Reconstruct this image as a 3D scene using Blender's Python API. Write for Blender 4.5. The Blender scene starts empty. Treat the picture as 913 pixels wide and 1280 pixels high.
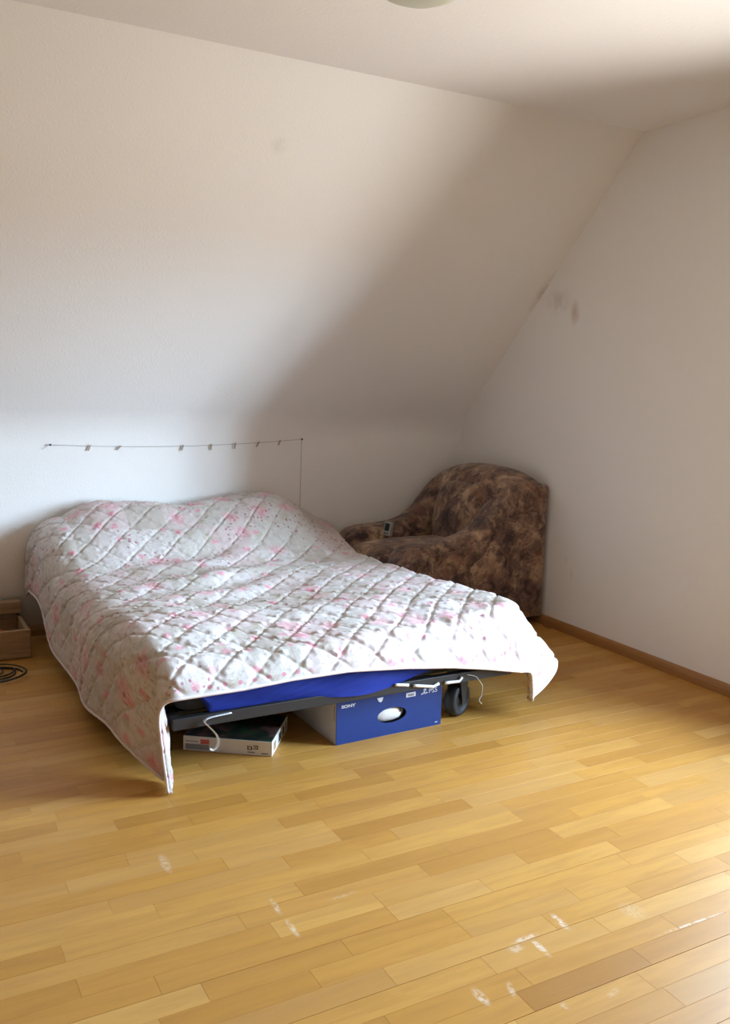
import bpy, bmesh, math, random
import numpy as np
from mathutils import Matrix, Vector

scene = bpy.context.scene
C = scene.collection
PI = math.pi

# ------------------------------------------------------------------ camera
cam_data = bpy.data.cameras.new('camera')
cam_data.sensor_fit = 'VERTICAL'
cam_data.sensor_height = 36.0
cam_data.lens = 1133.15 / 1280 * 36.0
cam_data.clip_start = 0.05
cam = bpy.data.objects.new('camera', cam_data)
C.objects.link(cam)
R_, U_, W_ = Vector((.8762, -.4811, .0275)), Vector((.05, .1475, .9878)), Vector((.4793, .8641, -.1533))
M_ = Matrix((R_, U_, -W_)).transposed().to_4x4()
M_.translation = Vector((-3.3426, -4.7828, 1.395))
cam.matrix_world = M_
scene.camera = cam

# ------------------------------------------------------------------ world (overcast-bright sky over pale ground)
SKY = 110.0        # hazy band above the horizon
ZENITH = 25.0
GROUND = 21.0     # sunlit surroundings below the horizon
world = bpy.data.worlds.new('sky')
scene.world = world
world.use_nodes = True
wn = world.node_tree.nodes; wl = world.node_tree.links
wn.clear()
w_out = wn.new('ShaderNodeOutputWorld'); w_bg = wn.new('ShaderNodeBackground')
w_tc = wn.new('ShaderNodeTexCoord'); w_sep = wn.new('ShaderNodeSeparateXYZ')
def w_range(a, b):
    nd = wn.new('ShaderNodeMapRange'); nd.interpolation_type = 'SMOOTHSTEP'
    nd.inputs['From Min'].default_value = a; nd.inputs['From Max'].default_value = b
    wl.new(w_sep.outputs['Z'], nd.inputs['Value']); return nd.outputs['Result']
def w_blend(f, a, b):
    nd = wn.new('ShaderNodeMix'); nd.data_type = 'RGBA'; wl.new(f, nd.inputs['Factor'])
    for k, v in (('A', a), ('B', b)):
        if isinstance(v, tuple): nd.inputs[k].default_value = (*v, 1)
        else: wl.new(v, nd.inputs[k])
    return nd.outputs['Result']
wl.new(w_tc.outputs['Generated'], w_sep.inputs[0])
sky_c = w_blend(w_range(.05, .75), (SKY * .70, SKY * .94, SKY * 1.18), (ZENITH * .72, ZENITH * .95, ZENITH * 1.25))
wl.new(w_blend(w_range(-.05, .06), (GROUND * 1.0, GROUND * .97, GROUND * .92), sky_c), w_bg.inputs['Color'])
wl.new(w_bg.outputs[0], w_out.inputs[0])

# window opening in the gable wall on the right (off frame): this is what lights the room
WIN_Y0, WIN_Y1, WIN_Z0, WIN_Z1, WALL_T = -3.5, -2.45, .35, 2.05, .14
pl = bpy.data.lights.new('window_portal', 'AREA')
pl.shape = 'RECTANGLE'; pl.size = WIN_Z1 - WIN_Z0; pl.size_y = WIN_Y1 - WIN_Y0
pl.cycles.is_portal = True
plo = bpy.data.objects.new('window_portal', pl); C.objects.link(plo)
plo.location = (WALL_T + .01, (WIN_Y0 + WIN_Y1) / 2, (WIN_Z0 + WIN_Z1) / 2)
plo.rotation_euler = (0, PI / 2, 0)          # faces -X, into the room

scene.view_settings.view_transform = 'Standard'
scene.view_settings.look = 'None'
scene.view_settings.gamma = 1.0
scene.view_settings.use_curve_mapping = False
scene.view_settings.exposure = -0.24
scene.cycles.use_denoising = True
scene.cycles.max_bounces = 10
scene.cycles.diffuse_bounces = 8
scene.cycles.caustics_reflective = False

# ------------------------------------------------------------------ helpers
def tag(o, label=None, cat=None, group=None, kind=None):
    if label: o['label'] = label
    if cat: o['category'] = cat
    if group: o['group'] = group
    if kind: o['kind'] = kind
    return o

def empty(name, loc=(0, 0, 0), rz=0):
    o = bpy.data.objects.new(name, None); C.objects.link(o)
    o.empty_display_size = .1
    o.location = loc; o.rotation_euler = (0, 0, rz)
    return o

def link(name, me, mat, parent=None, smooth=False):
    if mat and not me.materials: me.materials.append(mat)
    if smooth:
        me.polygons.foreach_set('use_smooth', [True] * len(me.polygons))
    o = bpy.data.objects.new(name, me); C.objects.link(o)
    if parent: o.parent = parent
    return o

def obj(name, bm, mat, parent=None, smooth=False):
    bmesh.ops.recalc_face_normals(bm, faces=bm.faces[:])
    me = bpy.data.meshes.new(name); bm.to_mesh(me); bm.free()
    return link(name, me, mat, parent, smooth)

def box(bm, x0, x1, y0, y1, z0, z1, bev=0, seg=2, mat=None):
    """axis-aligned (or transformed by mat) bevelled box added to bm"""
    t = bmesh.new()
    vs = [t.verts.new((x, y, z)) for x in (x0, x1) for y in (y0, y1) for z in (z0, z1)]
    for f in ((0, 1, 3, 2), (4, 6, 7, 5), (0, 4, 5, 1), (2, 3, 7, 6), (0, 2, 6, 4), (1, 5, 7, 3)):
        t.faces.new([vs[i] for i in f])
    if bev: bmesh.ops.bevel(t, geom=t.edges[:] + t.verts[:], offset=bev, segments=seg, profile=.5, affect='EDGES')
    if mat is not None: bmesh.ops.transform(t, matrix=mat, verts=t.verts[:])
    me = bpy.data.meshes.new('tmp'); t.to_mesh(me); t.free(); bm.from_mesh(me); bpy.data.meshes.remove(me)

def prism(bm, pts, a, b, axis='y'):
    """polygon pts (2-D) extruded from a to b along an axis; pts are in the other two axes in xyz order"""
    def P(p, v):
        return {'x': (v, p[0], p[1]), 'y': (p[0], v, p[1]), 'z': (p[0], p[1], v)}[axis]
    A = [bm.verts.new(P(p, a)) for p in pts]; B = [bm.verts.new(P(p, b)) for p in pts]
    n = len(pts)
    bm.faces.new(A); bm.faces.new(B[::-1])
    for i in range(n): bm.faces.new((A[i], B[i], B[(i + 1) % n], A[(i + 1) % n]))

def tube(bm, pts, r, seg=8, closed=False, flat=None):
    """tube along points; flat=(rx, rz) makes a ribbon-like section"""
    pts = [Vector(p) for p in pts]; n = len(pts); rings = []
    up = Vector((0, 0, 1)); prev = None
    for i, p in enumerate(pts):
        a = pts[(i - 1) % n] if (closed or i > 0) else p
        b = pts[(i + 1) % n] if (closed or i < n - 1) else p
        t = (b - a).normalized()
        if prev is None:
            s = t.cross(up)
            if s.length < 1e-3: s = t.cross(Vector((0, 1, 0)))
            s.normalize()
        else:
            s = (prev - t * prev.dot(t)).normalized()
        prev = s
        v = s.cross(t)
        rr = r[i] if isinstance(r, (list, tuple)) else r
        rx, rz = flat if flat else (rr, rr)
        rings.append([bm.verts.new(p + s * (rx * math.cos(2 * PI * k / seg)) + v * (rz * math.sin(2 * PI * k / seg))) for k in range(seg)])
    m = n if closed else n - 1
    for i in range(m):
        A, B = rings[i], rings[(i + 1) % n]
        for k in range(seg): bm.faces.new((A[k], A[(k + 1) % seg], B[(k + 1) % seg], B[k]))
    if not closed:
        bm.faces.new(rings[0][::-1]); bm.faces.new(rings[-1])

def lathe(bm, prof, seg=32, mat=None):
    """profile [(r, z)] turned about z"""
    rings = []; vs = []
    for r, z in prof:
        if r < 1e-6: ring = [bm.verts.new((0, 0, z))]
        else: ring = [bm.verts.new((r * math.cos(2 * PI * k / seg), r * math.sin(2 * PI * k / seg), z)) for k in range(seg)]
        rings.append(ring); vs += ring
    for A, B in zip(rings, rings[1:]):
        for k in range(seg):
            k2 = (k + 1) % seg
            if len(A) == 1 and len(B) == 1: continue
            if len(A) == 1: bm.faces.new((A[0], B[k], B[k2]))
            elif len(B) == 1: bm.faces.new((A[k], A[k2], B[0]))
            else: bm.faces.new((A[k], A[k2], B[k2], B[k]))
    if mat is not None: bmesh.ops.transform(bm, matrix=mat, verts=vs)

def loft(bm, sections, cap=True):
    rings = [[bm.verts.new(p) for p in s] for s in sections]
    n = len(rings[0])
    for A, B in zip(rings, rings[1:]):
        for k in range(n): bm.faces.new((A[k], A[(k + 1) % n], B[(k + 1) % n], B[k]))
    if cap:
        bm.faces.new(rings[0][::-1]); bm.faces.new(rings[-1])

def interp(x, xs, ys): return float(np.interp(x, xs, ys))

# ---- node helper
class NT:
    def __init__(self, name):
        self.m = bpy.data.materials.new(name); self.m.use_nodes = True
        self.t = self.m.node_tree; self.b = self.t.nodes['Principled BSDF']; self.out = self.t.nodes['Material Output']
    def n(self, typ, **kw):
        nd = self.t.nodes.new(typ)
        for k, v in kw.items(): setattr(nd, k, v)
        return nd
    def l(self, a, b): self.t.links.new(a, b)
    def val(self, sock, v):
        if hasattr(v, 'is_output') or isinstance(v, bpy.types.NodeSocket): self.l(v, sock)
        else: sock.default_value = v
    def math(self, op, a, b=None, c=None, clamp=False):
        nd = self.n('ShaderNodeMath', operation=op); nd.use_clamp = clamp
        for s, v in zip(nd.inputs, (a, b, c)):
            if v is not None: self.val(s, v)
        return nd.outputs[0]
    def vmath(self, op, a, b=None):
        nd = self.n('ShaderNodeVectorMath', operation=op)
        for s, v in zip(nd.inputs, (a, b)):
            if v is not None: self.val(s, v)
        return nd.outputs['Value'] if op in ('LENGTH', 'DOT_PRODUCT', 'DISTANCE') else nd.outputs['Vector']
    def mix(self, f, a, b, blend='MIX'):
        nd = self.n('ShaderNodeMix', data_type='RGBA', blend_type=blend)
        self.val(nd.inputs['Factor'], f)
        self.val(nd.inputs['A'], a if not isinstance(a, tuple) else (*a, 1)); self.val(nd.inputs['B'], b if not isinstance(b, tuple) else (*b, 1))
        return nd.outputs['Result']
    def noise(self, vec=None, scale=5, detail=3, rough=.5, dist=0, dim='3D', w=None):
        nd = self.n('ShaderNodeTexNoise', noise_dimensions=dim)
        if vec is not None: self.l(vec, nd.inputs['Vector'])
        nd.inputs['Scale'].default_value = scale; nd.inputs['Detail'].default_value = detail
        nd.inputs['Roughness'].default_value = rough; nd.inputs['Distortion'].default_value = dist
        if w is not None: self.val(nd.inputs['W'], w)
        return nd
    def vor(self, vec, scale, rnd=1.0, feature='F1', dim='3D'):
        nd = self.n('ShaderNodeTexVoronoi', feature=feature, voronoi_dimensions=dim)
        self.l(vec, nd.inputs['Vector']); nd.inputs['Scale'].default_value = scale
        nd.inputs['Randomness'].default_value = rnd
        return nd
    def ramp(self, f, stops, interp='LINEAR'):
        nd = self.n('ShaderNodeValToRGB'); cr = nd.color_ramp; cr.interpolation = interp
        while len(cr.elements) < len(stops): cr.elements.new(.5)
        for e, (p, c) in zip(cr.elements, stops):
            e.position = p; e.color = (*c, 1) if len(c) == 3 else c
        self.l(f, nd.inputs[0]); return nd.outputs[0]
    def maprange(self, v, a, b, c=0, d=1, smooth=True):
        nd = self.n('ShaderNodeMapRange'); nd.interpolation_type = 'SMOOTHSTEP' if smooth else 'LINEAR'
        self.val(nd.inputs['Value'], v)
        for k, x in zip(('From Min', 'From Max', 'To Min', 'To Max'), (a, b, c, d)): nd.inputs[k].default_value = x
        return nd.outputs['Result']
    def bump(self, h, strength=.3, dist=.002, normal=None):
        nd = self.n('ShaderNodeBump'); nd.inputs['Strength'].default_value = strength; nd.inputs['Distance'].default_value = dist
        self.l(h, nd.inputs['Height'])
        if normal is not None: self.l(normal, nd.inputs['Normal'])
        self.l(nd.outputs[0], self.b.inputs['Normal']); return nd.outputs[0]
    def pos(self): return self.n('ShaderNodeNewGeometry').outputs['Position']
    def objc(self): return self.n('ShaderNodeTexCoord').outputs['Object']
    def uv(self): return self.n('ShaderNodeTexCoord').outputs['UV']
    def set(self, col=None, rough=None, metal=None, spec=None):
        if col is not None: self.val(self.b.inputs['Base Color'], (*col, 1) if isinstance(col, tuple) and len(col) == 3 else col)
        if rough is not None: self.val(self.b.inputs['Roughness'], rough)
        if metal is not None: self.b.inputs['Metallic'].default_value = metal
        if spec is not None: self.b.inputs['Specular IOR Level'].default_value = spec
        return self

def plain(name, col, rough=.6, metal=0, spec=.5, grain=.06, scale=40):
    """colour with a slight procedural mottling"""
    k = NT(name)
    nz = k.noise(k.objc(), scale, 3)
    c = k.mix(k.math('MULTIPLY', nz.outputs['Fac'], 1.0), tuple(v * (1 - grain) for v in col), tuple(min(1, v * (1 + grain)) for v in col))
    k.set(c, rough, metal, spec)
    return k.m

# ------------------------------------------------------------------ materials: room
def plaster(name, base, smudges=()):
    k = NT(name); p = k.pos()
    fine = k.noise(p, 260, 2, .6); chips = k.noise(p, 95, 3, .55); big = k.noise(p, 1.3, 3)
    col = k.mix(k.maprange(big.outputs['Fac'], .35, .7), tuple(v * .985 for v in base), base)
    for (c, sx, sy, sz, colr, amt, th) in smudges:
        d = k.vmath('MULTIPLY', k.vmath('SUBTRACT', p, c), (1 / sx, 1 / sy, 1 / sz))
        if th:
            vr = k.n('ShaderNodeVectorRotate', rotation_type='X_AXIS'); k.l(d, vr.inputs['Vector']); vr.inputs['Angle'].default_value = th
            d = vr.outputs[0]
        ln = k.vmath('LENGTH', d)
        nn = k.noise(p, 14, 3)
        m = k.math('MULTIPLY', k.maprange(ln, 1.0, .0), k.maprange(nn.outputs['Fac'], .25, .6))
        col = k.mix(k.math('MULTIPLY', m, amt), col, colr)
    k.set(col, .9, 0, .25)
    h = k.math('ADD', k.math('MULTIPLY', k.maprange(chips.outputs['Fac'], .5, .68), .7), k.math('MULTIPLY', fine.outputs['Fac'], .3))
    k.bump(h, .35, .0012)
    return k.m

WHITE = (.875, .868, .852)
m_wall = plaster('white_woodchip_wall', WHITE)
m_wall_r = plaster('white_woodchip_wall_scuffed', WHITE, [
    ((0, -1.0, 1.735), .3, .05, .09, (.42, .28, .17), .55, 0),
    ((0, -.86, 1.80), .3, .14, .10, (.45, .36, .30), .35, 0),
    ((0, -1.05, .40), .3, .015, .03, (.40, .28, .17), .35, 0),
    ((0, -1.10, .33), .3, .012, .05, (.40, .28, .17), .25, 0)])
m_slope = plaster('white_woodchip_slope', WHITE, [
    ((-1.786, -1.168, 2.303), .05, .05, .05, (.45, .42, .38), .30, 0),
    ((-.01, -.74, 1.83), .05, .17, .17, (.40, .30, .24), .45, 0)])
m_ceil = plaster('white_ceiling_paint', (.83, .81, .79))

m_wall_damp_bounce = plain('brown_bounce_damping_wall', (.26, .17, .10), .6)  # made-up brown for the unseen left wall, weakens bounce onto the bed

# ------------------------------------------------------------------ room shell
ZK, HC, DS = 1.085, 2.564, 1.412
XL, YF = -6.4, -6.9
def quadstruct(name, pts, mat, thick):
    """a slab: polygon pts with outward thickness vector"""
    bm = bmesh.new(); t = Vector(thick)
    A = [bm.verts.new(p) for p in pts]; B = [bm.verts.new(Vector(p) + t) for p in pts]; n = len(pts)
    bm.faces.new(A); bm.faces.new(B[::-1])
    for i in range(n): bm.faces.new((A[i], B[i], B[(i + 1) % n], A[(i + 1) % n]))
    o = obj(name, bm, mat); tag(o, kind='structure'); return o

# knee wall and slope, with the plaster rounded over between them
TL = .11                                        # tangent length of the rounded fold
ang = math.atan2(DS, HC - ZK)                    # slope leans this much from vertical
rad = TL * math.tan((PI - ang) / 2)
sl = Vector((-math.sin(ang), math.cos(ang)))     # (y, z) direction up the slope
arc_pts = []
for k in range(13):
    t_ = ang * k / 12
    arc_pts.append((-rad + rad * math.cos(t_), ZK - TL + rad * math.sin(t_)))
bm = bmesh.new(); prof_w = [(0, -.02), (0, .5)] + arc_pts + [(-.7, ZK + .7 * (HC - ZK) / DS), (-DS, HC)]
A = [bm.verts.new((XL, y, z)) for y, z in prof_w]; B = [bm.verts.new((0, y, z)) for y, z in prof_w]
front_faces = [bm.faces.new((A[i], B[i], B[i + 1], A[i + 1])) for i in range(len(A) - 1)]
for f in front_faces: f.smooth = True
bk = [(x, y, z) for x in (XL, 0) for y, z in ((.25, -.02), (.25, ZK + .1), (-DS + .1, HC + .3), (-DS, HC + .3))]
ba = [bm.verts.new(p_) for p_ in bk]
bm.faces.new((A[0], ba[0], ba[4], B[0]))
for i in range(3): bm.faces.new((ba[i], ba[i + 1], ba[i + 5], ba[i + 4]))
bm.faces.new((A[-1], B[-1], ba[7], ba[3]))
wb = obj('wall_back', bm, m_slope); tag(wb, kind='structure')
quadstruct('ceiling', [(XL, -DS, HC), (0, -DS, HC), (0, YF + DS, HC), (XL, YF + DS, HC)], m_ceil, (0, 0, .25))
quadstruct('wall_front_slope', [(XL, YF, ZK), (0, YF, ZK), (0, YF + DS, HC), (XL, YF + DS, HC)], m_wall, (0, -.25, .25))
quadstruct('wall_front', [(XL, YF, -.02), (0, YF, -.02), (0, YF, ZK), (XL, YF, ZK)], m_wall, (0, -.25, 0))
gable = [(0, -.02), (0, ZK), (-DS, HC), (YF + DS, HC), (YF, ZK), (YF, -.02)]
quadstruct('wall_left', [(XL, y, z) for y, z in gable], m_wall_damp_bounce, (-.25, 0, 0))

# gable wall on the right, with the window opening (four slabs of one wall)
bm = bmesh.new()
def zroof(y):
    if y > -DS: return ZK + (-y) * (HC - ZK) / DS
    if y < YF + DS: return ZK + (y - YF) * (HC - ZK) / DS
    return HC
prism(bm, [(0, -.02), (0, ZK), (-DS, HC), (WIN_Y1, HC), (WIN_Y1, -.02)], 0, WALL_T, 'x')
prism(bm, [(WIN_Y0, -.02), (WIN_Y0, HC), (YF + DS, HC), (YF, ZK), (YF, -.02)], 0, WALL_T, 'x')
prism(bm, [(WIN_Y1, -.02), (WIN_Y1, WIN_Z0), (WIN_Y0, WIN_Z0), (WIN_Y0, -.02)], 0, WALL_T, 'x')
prism(bm, [(WIN_Y1, WIN_Z1), (WIN_Y1, HC), (WIN_Y0, HC), (WIN_Y0, WIN_Z1)], 0, WALL_T, 'x')
tag(obj('wall_right', bm, m_wall_r), kind='structure')

# window in the opening: frame, two casements, clear panes
m_frame = plain('white_window_plastic', (.82, .82, .80), .35)
kg = NT('clear_window_glass')
kg.b.inputs['Base Color'].default_value = (1, 1, 1, 1)
tr = kg.n('ShaderNodeBsdfTransparent'); gl = kg.n('ShaderNodeBsdfGlossy'); gl.inputs['Roughness'].default_value = .02
mx = kg.n('ShaderNodeMixShader'); fr = kg.n('ShaderNodeFresnel'); fr.inputs['IOR'].default_value = 1.15
kg.l(fr.outputs[0], mx.inputs[0]); kg.l(tr.outputs[0], mx.inputs[1]); kg.l(gl.outputs[0], mx.inputs[2]); kg.l(mx.outputs[0], kg.out.inputs['Surface'])
m_glass = kg.m
win = empty('window_1', (WALL_T - .06, (WIN_Y0 + WIN_Y1) / 2, WIN_Z0)); tag(win, kind='structure')
wy, wz = (WIN_Y1 - WIN_Y0) / 2, WIN_Z1 - WIN_Z0
F1, F2 = .030, .065          # frame edge, sash edge
bm = bmesh.new()
box(bm, -.025, .025, -wy, wy, 0, F1, .004); box(bm, -.025, .025, -wy, wy, wz - F1, wz, .004)
box(bm, -.025, .025, -wy, -wy + F1, F1, wz - F1, .004); box(bm, -.025, .025, wy - F1, wy, F1, wz - F1, .004)
obj('window_frame', bm, m_frame, win)
for s in (-1, 1):
    a, b = (-wy + F1, -.003) if s < 0 else (.003, wy - F1)
    e = F2 - F1
    bm = bmesh.new()
    box(bm, -.035, .015, a, b, F1, F2, .005); box(bm, -.035, .015, a, b, wz - F2, wz - F1, .005)
    box(bm, -.035, .015, a, a + e, F2, wz - F2, .005); box(bm, -.035, .015, b - e, b, F2, wz - F2, .005)
    sash = obj('casement', bm, m_frame, win)
    bm = bmesh.new(); box(bm, -.014, -.008, a + e, b - e, F2, wz - F2)
    obj('pane', bm, m_glass, sash)
bm = bmesh.new(); box(bm, -.115, -.03, -wy, wy, 0, .02, .004)
obj('window_sill', bm, m_frame, win)

# ------------------------------------------------------------------ floor: strip parquet laid along X
def wood_floor(name):
    k = NT(name); p = k.pos()
    at = k.n('ShaderNodeAttribute', attribute_type='GEOMETRY', attribute_name='seed')
    seed = at.outputs['Fac']
    hs = k.n('ShaderNodeTexWhiteNoise', noise_dimensions='1D'); k.l(k.math('MULTIPLY', seed, 917.3), hs.inputs['W'])
    seed2 = hs.outputs['Value']
    st = k.vmath('MULTIPLY', p, (1.0, 9.0, 1.0))
    wv = k.math('MULTIPLY', seed, 37.0)
    g1 = k.noise(st, 3.2, 5, .6, .8, '4D', wv)
    g2 = k.noise(k.vmath('MULTIPLY', p, (4.0, 60.0, 1.0)), 3.0, 3, .6, .3, '4D', wv)
    base = k.ramp(seed, [(0, (.36, .160, .027)), (.15, (.42, .196, .036)), (.35, (.485, .237, .046)), (.6, (.54, .273, .056)), (.8, (.585, .313, .073)), (.93, (.63, .367, .098)), (1, (.675, .42, .134))])
    c = k.mix(k.math('MULTIPLY', k.maprange(g1.outputs['Fac'], .35, .72), .42), base, (.33, .15, .035))
    c = k.mix(k.math('MULTIPLY', k.maprange(g2.outputs['Fac'], .45, .75), .28), c, (.42, .21, .06))
    c = k.mix(k.math('MULTIPLY', k.maprange(seed2, .6, 1.0), .20), c, (.70, .47, .20))
    # a few small knots
    kn = k.vor(k.vmath('MULTIPLY', p, (1.0, 2.2, 1.0)), 2.4)
    c = k.mix(k.math('MULTIPLY', k.maprange(kn.outputs['Distance'], .035, .0), .5), c, (.22, .10, .03))
    # worn, whitish scuffs in the varnish
    rough = k.math('ADD', .36, k.math('MULTIPLY', k.noise(p, 6, 3).outputs['Fac'], .16))
    scr = None
    for (x, y, lx, ly, ang, amt) in SCUFFS:
        d = k.vmath('SUBTRACT', p, (x, y, 0))
        vr = k.n('ShaderNodeVectorRotate', rotation_type='Z_AXIS'); k.l(d, vr.inputs['Vector']); vr.inputs['Angle'].default_value = -ang
        ln = k.vmath('LENGTH', k.vmath('MULTIPLY', vr.outputs[0], (1 / lx, 1 / ly, 0)))
        m = k.math('MULTIPLY', k.maprange(ln, 1, .25), amt)
        scr = m if scr is None else k.math('MAXIMUM', scr, m)
    brk = k.noise(p, 75, 4, .7)
    scr = k.math('MULTIPLY', scr, k.maprange(brk.outputs['Fac'], .38, .58))
    c = k.mix(scr, c, (.76, .66, .53))
    k.set(c, k.math('ADD', rough, k.math('MULTIPLY', scr, .35)), 0, .32)
    k.bump(g2.outputs['Fac'], .05, .0006)
    return k.m
SCUFFS = [(-2.459, -2.766, .011, .055, -.06, .5), (-2.458, -2.872, .011, .055, .0, .55), (-2.657, -2.436, .018, .075, -.03, .38),
          (-1.826, -3.152, .014, .048, -.06, .75), (-1.954, -3.168, .055, .013, .03, .6), (-1.942, -3.212, .013, .052, .0, .65), (-2.00, -3.19, .03, .02, .1, .4),
          (-2.181, -3.294, .016, .042, .0, .65), (-2.104, -3.305, .011, .034, -.4, .5), (-1.514, -3.313, .16, .006, -.03, .55), (-1.22, -3.305, .15, .008, -.02, .5),
          (-2.03, -3.404, .014, .014, .4, .35), (-2.28, -2.80, .06, .010, .1, .25), (-1.9, -3.42, .03, .012, .3, .25), (-1.62, -3.20, .04, .05, 0, .18)]
m_floor = wood_floor('varnished_strip_parquet')
m_sub = plain('floor_joint_filler', (.26, .13, .04), .8)

random.seed(11)
TH, SW = .014, .0705
bm = bmesh.new(); box(bm, XL, 0, YF, 0, -.05, -.0014)
floor = obj('floor', bm, m_sub); tag(floor, kind='structure')

def plank_bm(bm, x0, x1, y0, y1, g0, g1, seed, lay):
    c = .0003
    y0 += g0; y1 -= g1; x0 += .00015; x1 -= .00015
    zs = random.uniform(-.0001, 0)
    o = [(x0, y0), (x1, y0), (x1, y1), (x0, y1)]
    i = [(x0 + c, y0 + c), (x1 - c, y0 + c), (x1 - c, y1 - c), (x0 + c, y1 - c)]
    B = [bm.verts.new((x, y, -.0013)) for x, y in o]
    O = [bm.verts.new((x, y, zs - .0004)) for x, y in o]
    I = [bm.verts.new((x, y, zs)) for x, y in i]
    fs = [bm.faces.new(I)]
    for k in range(4):
        k2 = (k + 1) % 4
        fs.append(bm.faces.new((O[k], O[k2], I[k2], I[k]))); fs.append(bm.faces.new((B[k], B[k2], O[k2], O[k])))
    for v in B + O + I: v[lay] = seed

def view_px(P):
    d = Vector(P) - M_.translation; z = d.dot(W_)
    if z <= .2: return None
    return 456.5 + 1133.15 * d.dot(R_) / z, 640 - 1133.15 * d.dot(U_) / z, z

planks = []
y = -.004; row = 0
while y > YF:
    y1 = max(y - SW, YF)
    x = XL + random.uniform(-.5, -.05)
    base = random.random()
    while x < -.004:
        ln = random.choice((.30, .36, .42, .48, .55, .62, .50))
        xa, xb = max(x, XL), min(x + ln, -.004)
        if xb - xa > .05:
            long_seam = .0005 if row % 3 == 0 else .0001
            next_seam = .0005 if row % 3 == 2 else .0001
            sd = min(.97, max(.06, random.gauss(.5, .155)))
            planks.append((xa, xb, y1, y, next_seam, long_seam, sd))
        x += ln
    y = y1; row += 1

def plank_rank(pk):
    P = view_px(((pk[0] + pk[1]) / 2, (pk[2] + pk[3]) / 2, 0))
    if P is None: return None
    u, v, z = P
    m = 120 / z * 3
    if not (-m < u < 913 + m and -20 < v < 1280 + 60): return None
    # behind the bed or under it: not seen
    cx, cy = (pk[0] + pk[1]) / 2, (pk[2] + pk[3]) / 2
    if -2.55 < cx < -.95 and cy > -1.55: return None
    return z
vis = sorted([(plank_rank(pk), i) for i, pk in enumerate(planks) if plank_rank(pk) is not None])
single = set(i for _, i in vis[:300])
bm_rest = bmesh.new(); lay_r = bm_rest.verts.layers.float.new('seed')
for i, pk in enumerate(planks):
    if i in single:
        b = bmesh.new(); lay = b.verts.layers.float.new('seed')
        plank_bm(b, *pk[:4], pk[4], pk[5], pk[6], lay)
        obj('plank', b, m_floor, floor)
    else:
        plank_bm(bm_rest, *pk[:4], pk[4], pk[5], pk[6], lay_r)
tag(obj('plank_field', bm_rest, m_floor, floor), kind='stuff')

# baseboards: small quarter-rounded oak strips
kb = NT('stained_oak_baseboard'); pb = kb.pos()
gb = kb.noise(kb.vmath('MULTIPLY', pb, (3, 3, 40)), 6, 4, .6, .5)
kb.set(kb.mix(gb.outputs['Fac'], (.26, .115, .035), (.44, .22, .075)), .45)
m_base = kb.m
prof = [(0, 0), (-.018, 0), (-.018, .030), (-.014, .044), (-.006, .052), (0, .054)]
def baseboard(name, along, a, b, sgn=1, off=0.):
    bm = bmesh.new()
    if along == 'y': prism(bm, [(off + p[0] * sgn, p[1]) for p in prof], a, b, 'y')
    else: prism(bm, [(off + p[0] * sgn, p[1]) for p in prof], a, b, 'x')
    tag(obj(name, bm, m_base), kind='structure')
baseboard('baseboard_right', 'y', YF, 0)
baseboard('baseboard_back', 'x', XL, -.02)
baseboard('baseboard_left', 'y', YF, 0, -1, XL)
baseboard('baseboard_front', 'x', XL, -.02, -1, YF)

# ------------------------------------------------------------------ bed: frame, mattress, quilt
BX0, BX1, BY0, BY1 = -2.50, -1.10, -2.0, -.06
m_bar = plain('charcoal_frame_lacquer', (.022, .021, .022), .45)
m_rub = plain('black_rubber', (.012, .012, .012), .6)
m_steel = plain('grey_steel_bracket', (.12, .12, .12), .4, .8)
m_web = plain('white_webbing', (.75, .75, .74), .5)
bed = empty('bed_frame', ((BX0 + BX1) / 2, (BY0 + BY1) / 2, 0))
tag(bed, 'low charcoal bed frame on black castors under the floral quilt', 'bed')
ox, oy = -(BX0 + BX1) / 2, -(BY0 + BY1) / 2
def bl(x, y, z): return (x + ox, y + oy, z)
def bbox_(bm, x0, x1, y0, y1, z0, z1, bev=.003): box(bm, x0 + ox, x1 + ox, y0 + oy, y1 + oy, z0, z1, bev)
bm = bmesh.new(); bbox_(bm, BX0, BX1, BY0, BY0 + .03, .203, .243); obj('foot_rail', bm, m_bar, bed)
bm = bmesh.new(); bbox_(bm, BX0, BX1, BY1 - .03, BY1, .203, .243); obj('head_rail', bm, m_bar, bed)
for x in (BX0, BX1 - .03):
    bm = bmesh.new(); bbox_(bm, x, x + .03, BY0 + .03, BY1 - .03, .203, .243); obj('side_rail', bm, m_bar, bed)
for i in range(12):
    y = BY0 + .10 + i * (BY1 - BY0 - .2) / 11
    bm = bmesh.new(); bbox_(bm, BX0 + .03, BX1 - .03, y - .03, y + .03, .228, .241); obj('slat', bm, m_bar, bed)
def castor(x, y, rz):
    e = bpy.data.objects.new('castor', None)
    bm = bmesh.new()
    # fork plate + two tapered cheeks
    box(bm, -.035, .035, -.034, .034, .150, .206, .003)
    for s in (-1, 1):
        prism(bm, [(-.03, .155), (.03, .155), (.012, .055), (-.012, .055)], s * .029, s * .034, 'y')
    fk = obj('castor', bm, m_bar, bed); bpy.data.objects.remove(e)
    fk.location = (x + ox, y + oy, 0); fk.rotation_euler = (0, 0, rz)
    bm = bmesh.new()
    lathe(bm, [(0, -.024), (.02, -.024), (.022, -.019), (.045, -.019), (.048, -.026), (.064, -.025), (.0705, -.015), (.0715, 0), (.0705, .015), (.064, .025), (.048, .026), (.045, .019), (.022, .019), (.02, .024), (0, .024)], 36,
          Matrix.Translation((0, 0, .0715)) @ Matrix.Rotation(PI / 2, 4, 'X'))
    obj('wheel', bm, m_rub, fk, True)
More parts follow.
